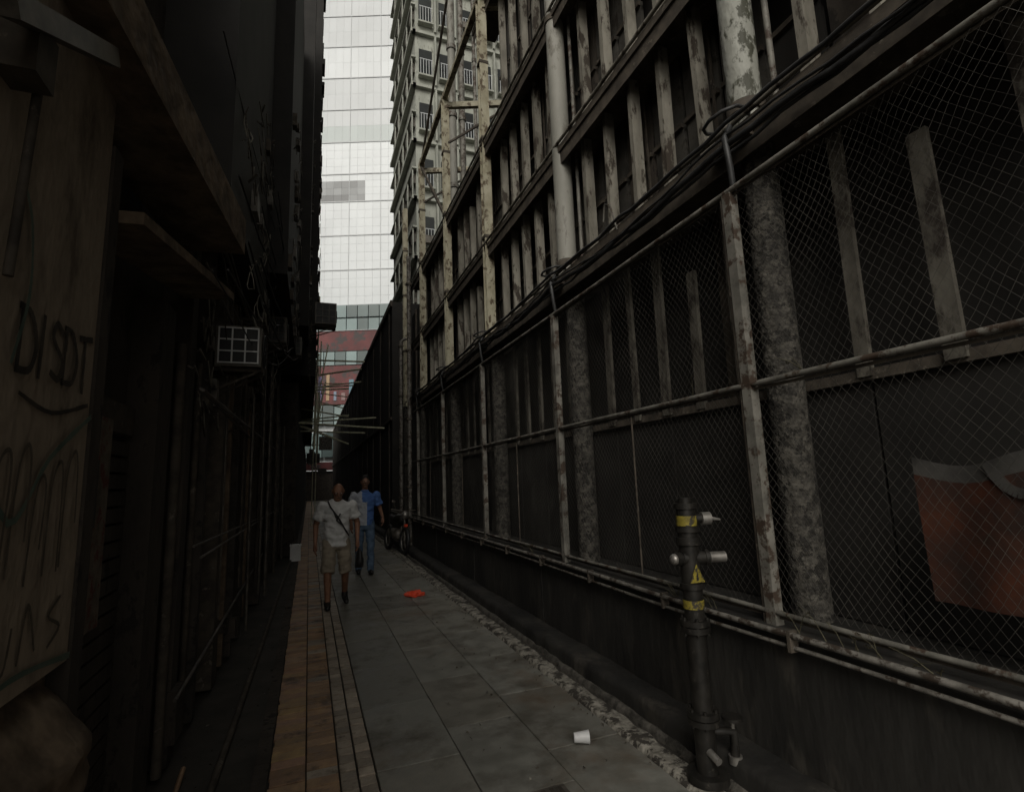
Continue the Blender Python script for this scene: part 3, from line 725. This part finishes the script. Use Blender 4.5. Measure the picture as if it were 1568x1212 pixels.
def person(name,loc,rotz,sk,J,kind):
    e=empty(name,loc); e.rotation_euler=(0,0,rotz)
    b=MB()
    b.rings([(0,0,.84,.13,.09),(0,0,.92,.155,.105),(0,-.005,1.02,.14,.10),(0,-.02,1.14,.145,.105),(0,-.03,1.28,.17,.115),(0,-.03,1.36,.165,.10),(0,-.025,1.42,.10,.07),(0,-.03,1.45,.06,.055)],sk)
    hd=Vector(J['head'])
    b.limb([(0,-.02,1.40),hd+Vector((0,.02,-.08))],[.06,.055],sk)
    rot=Matrix.Rotation(J['tilt'],3,'X')
    def hp(x,y,z): return hd+rot@Vector((x,y,z))
    b.sphere(hd,(.076,.094,.105),sk,16,12,rot); b.sphere(hp(0,-.012,-.055),(.058,.072,.065),sk,14,10,rot)
    b.limb([hp(0,-.092,.012),hp(0,-.108,-.018)],[.010,.014],sk)
    b.sphere(hp(0,-.088,-.055),(.026,.012,.010),sk,10,6,rot); b.sphere(hp(0,-.07,-.095),(.028,.022,.018),sk,10,6,rot)
    for sx in (-1,1):
        b.sphere(hp(sx*.079,.005,-.008),(.010,.02,.032),sk,8,8,rot); b.limb([hp(sx*.02,-.088,.026),hp(sx*.048,-.078,.026)],[.009,.008],sk)
    for sx,side in ((-1,'L'),(1,'R')):
        sh,el,wr=J['arm'+side]; b.limb([sh,el,wr],[.052,.040,.026],sk); hand(b,wr,sx,sk)
        hp_,kn,an=J['leg'+side]; b.limb([hp_,kn,an],[.085,.056,.038],sk)
        k=Vector(kn);a=Vector(an); b.sphere(k.lerp(a,.3)+Vector((0,.015,0)),(.052,.055,.10),sk,10,8)
    remesh(b,'body',e,.0065,3,sk)
    b=MB()
    for sx in (-1,1):
        b.sphere(hp(sx*.032,-.080,.004),(.013,.010,.008),'white',10,8,rot); b.sphere(hp(sx*.032,-.0885,.003),.005,'black',8,6)
    b.sphere(hp(0,-.0985,-.055),(.024,.004,.004),'black',8,6,rot)
    b.build('eyes_and_mouth',e)
    for sx,side in ((-1,'L'),(1,'R')):
        b=MB(); a=Vector(J['leg'+side][2]); h=a.z-.09; st=J['toe'+side]
        rr=Matrix.Rotation(st,3,'X')
        def q(x,y,z): return Vector((a.x,a.y,h))+rr@Vector((x,y,z))
        b.limb([q(0,.05,.045),q(0,-.06,.045),q(sx*.01,-.15,.035)],[.042,.042,.034],'shoe'); b.limb([q(0,.02,.05),q(0,.01,.10)],[.045,.045],'shoe')
        remesh(b,'shoe_'+side,e,.01,2,'shoe')
    mt='tee' if kind==1 else 'polo'
    b=MB()
    b.rings([(0,0,.80 if kind==1 else .84,.178,.135),(0,0,.92,.172,.13),(0,-.01,1.04,.165,.125),(0,-.02,1.16,.17,.125),(0,-.03,1.28,.192,.130),(0,-.03,1.37,.19,.115),(0,-.028,1.42,.12,.085),(0,-.03,1.445,.075,.07)],mt,20)
    for sx,side in ((-1,'L'),(1,'R')):
        sh,el,wr=[Vector(v) for v in J['arm'+side]]; b.limb([sh*1.0,sh.lerp(el,.4)],[.070,.072],mt); b.tube([sh,sh.lerp(el,.72)],[.070,.080],mt,14)
    o=remesh(b,'shirt',e,.012,4,mt); wrinkle(o,.018)
    if kind==2:
        o.data.materials.append(M['polo2'])
        for pl in o.data.polygons:
            c=pl.center
            if c.x<-.06 and c.z>1.0 or (c.x<.03 and c.z<1.25 and c.y<0 and c.x>-.12): pl.material_index=1
    else:
        st=MB(); st.tube([(-.13,-.10,1.42),(-.10,-.165,1.34),(0,-.178,1.2),(.08,-.166,1.06),(.15,-.13,.94)],.011,'black',6)
        st.tube([(.03,-.172,1.25),(-.02,-.176,1.16),(.05,-.172,1.10)],.011,'black',6); st.tube([(-.06,-.172,1.28),(-.02,-.178,1.19)],.012,'black',6); st.build('bag_strap',e)
    mt='khaki' if kind==1 else 'jeans'
    b=MB(); b.rings([(0,0,.76,.165,.115),(0,0,.86,.17,.122),(0,0,.95,.16,.118),(0,0,.99,.15,.11)],mt,20)
    for sx,side in ((-1,'L'),(1,'R')):
        hp_,kn,an=[Vector(v) for v in J['leg'+side]]
        if kind==1: b.sphere(hp_,.10,mt); b.tube([hp_,hp_.lerp(kn,.55),kn.lerp(an,.10)],[.10,.095,.092],mt,16)
        else:
            b.sphere(hp_,.098,mt); b.limb([hp_,kn,an+Vector((0,0,-.01))],[.10,.072,.058],mt)
    o=remesh(b,'shorts' if kind==1 else 'jeans',e,.011,4,mt); wrinkle(o,.016)
    if kind==2:
        b=MB(); b.sphere(hp(0,.014,.028),(.083,.094,.096),'hair',16,12,rot); b.build('hair',e)
        b=MB(); b.rings([(0,-.03,1.43,.078,.072),(0,-.03,1.47,.066,.062)],'polo'); b.build('collar',e)
    else:
        b=MB(); b.sphere(hp(0,.030,-.01),(.080,.072,.075),'greyhair',16,12,rot); b.build('cropped_hair',e)
    return e,rot
J1=dict(head=(-.0,-.13,1.56),tilt=math.radians(28),
 armL=((-.195,-.03,1.36),(-.275,.05,1.10),(-.285,-.05,.86)),armR=((.195,-.03,1.36),(.285,.03,1.10),(.27,-.11,.88)),
 legL=((-.09,0,.86),(-.125,-.14,.50),(-.12,-.15,.09)),legR=((.09,0,.86),(.12,-.02,.47),(.14,.20,.12)),toeL=0,toeR=.25)
e,_=person('walking_man',(.38,7.98,0),.05,'skin1',J1,1)
b=MB(); b.rings([(.30,-.12,.50,.05,.08),(.30,-.12,.58,.06,.10),(.30,-.12,.68,.04,.09),(.295,-.12,.76,.012,.02)],'black',14); b.build('carried_bag',e)
J2=dict(head=(0,-.045,1.62),tilt=math.radians(3),
 armL=((-.20,-.02,1.38),(-.255,.03,1.10),(-.235,-.06,.88)),armR=((.20,-.02,1.38),(.28,.04,1.12),(.30,-.17,.98)),
 legL=((-.09,0,.88),(-.10,-.05,.49),(-.10,.02,.09)),legR=((.09,0,.88),(.10,-.10,.49),(.09,-.18,.09)),toeL=0,toeR=-.1)
e2,_=person('walking_man',(1.0,10.5,0),.0,'skin2',J2,2); e2.scale=(1.04,1.04,1.04)
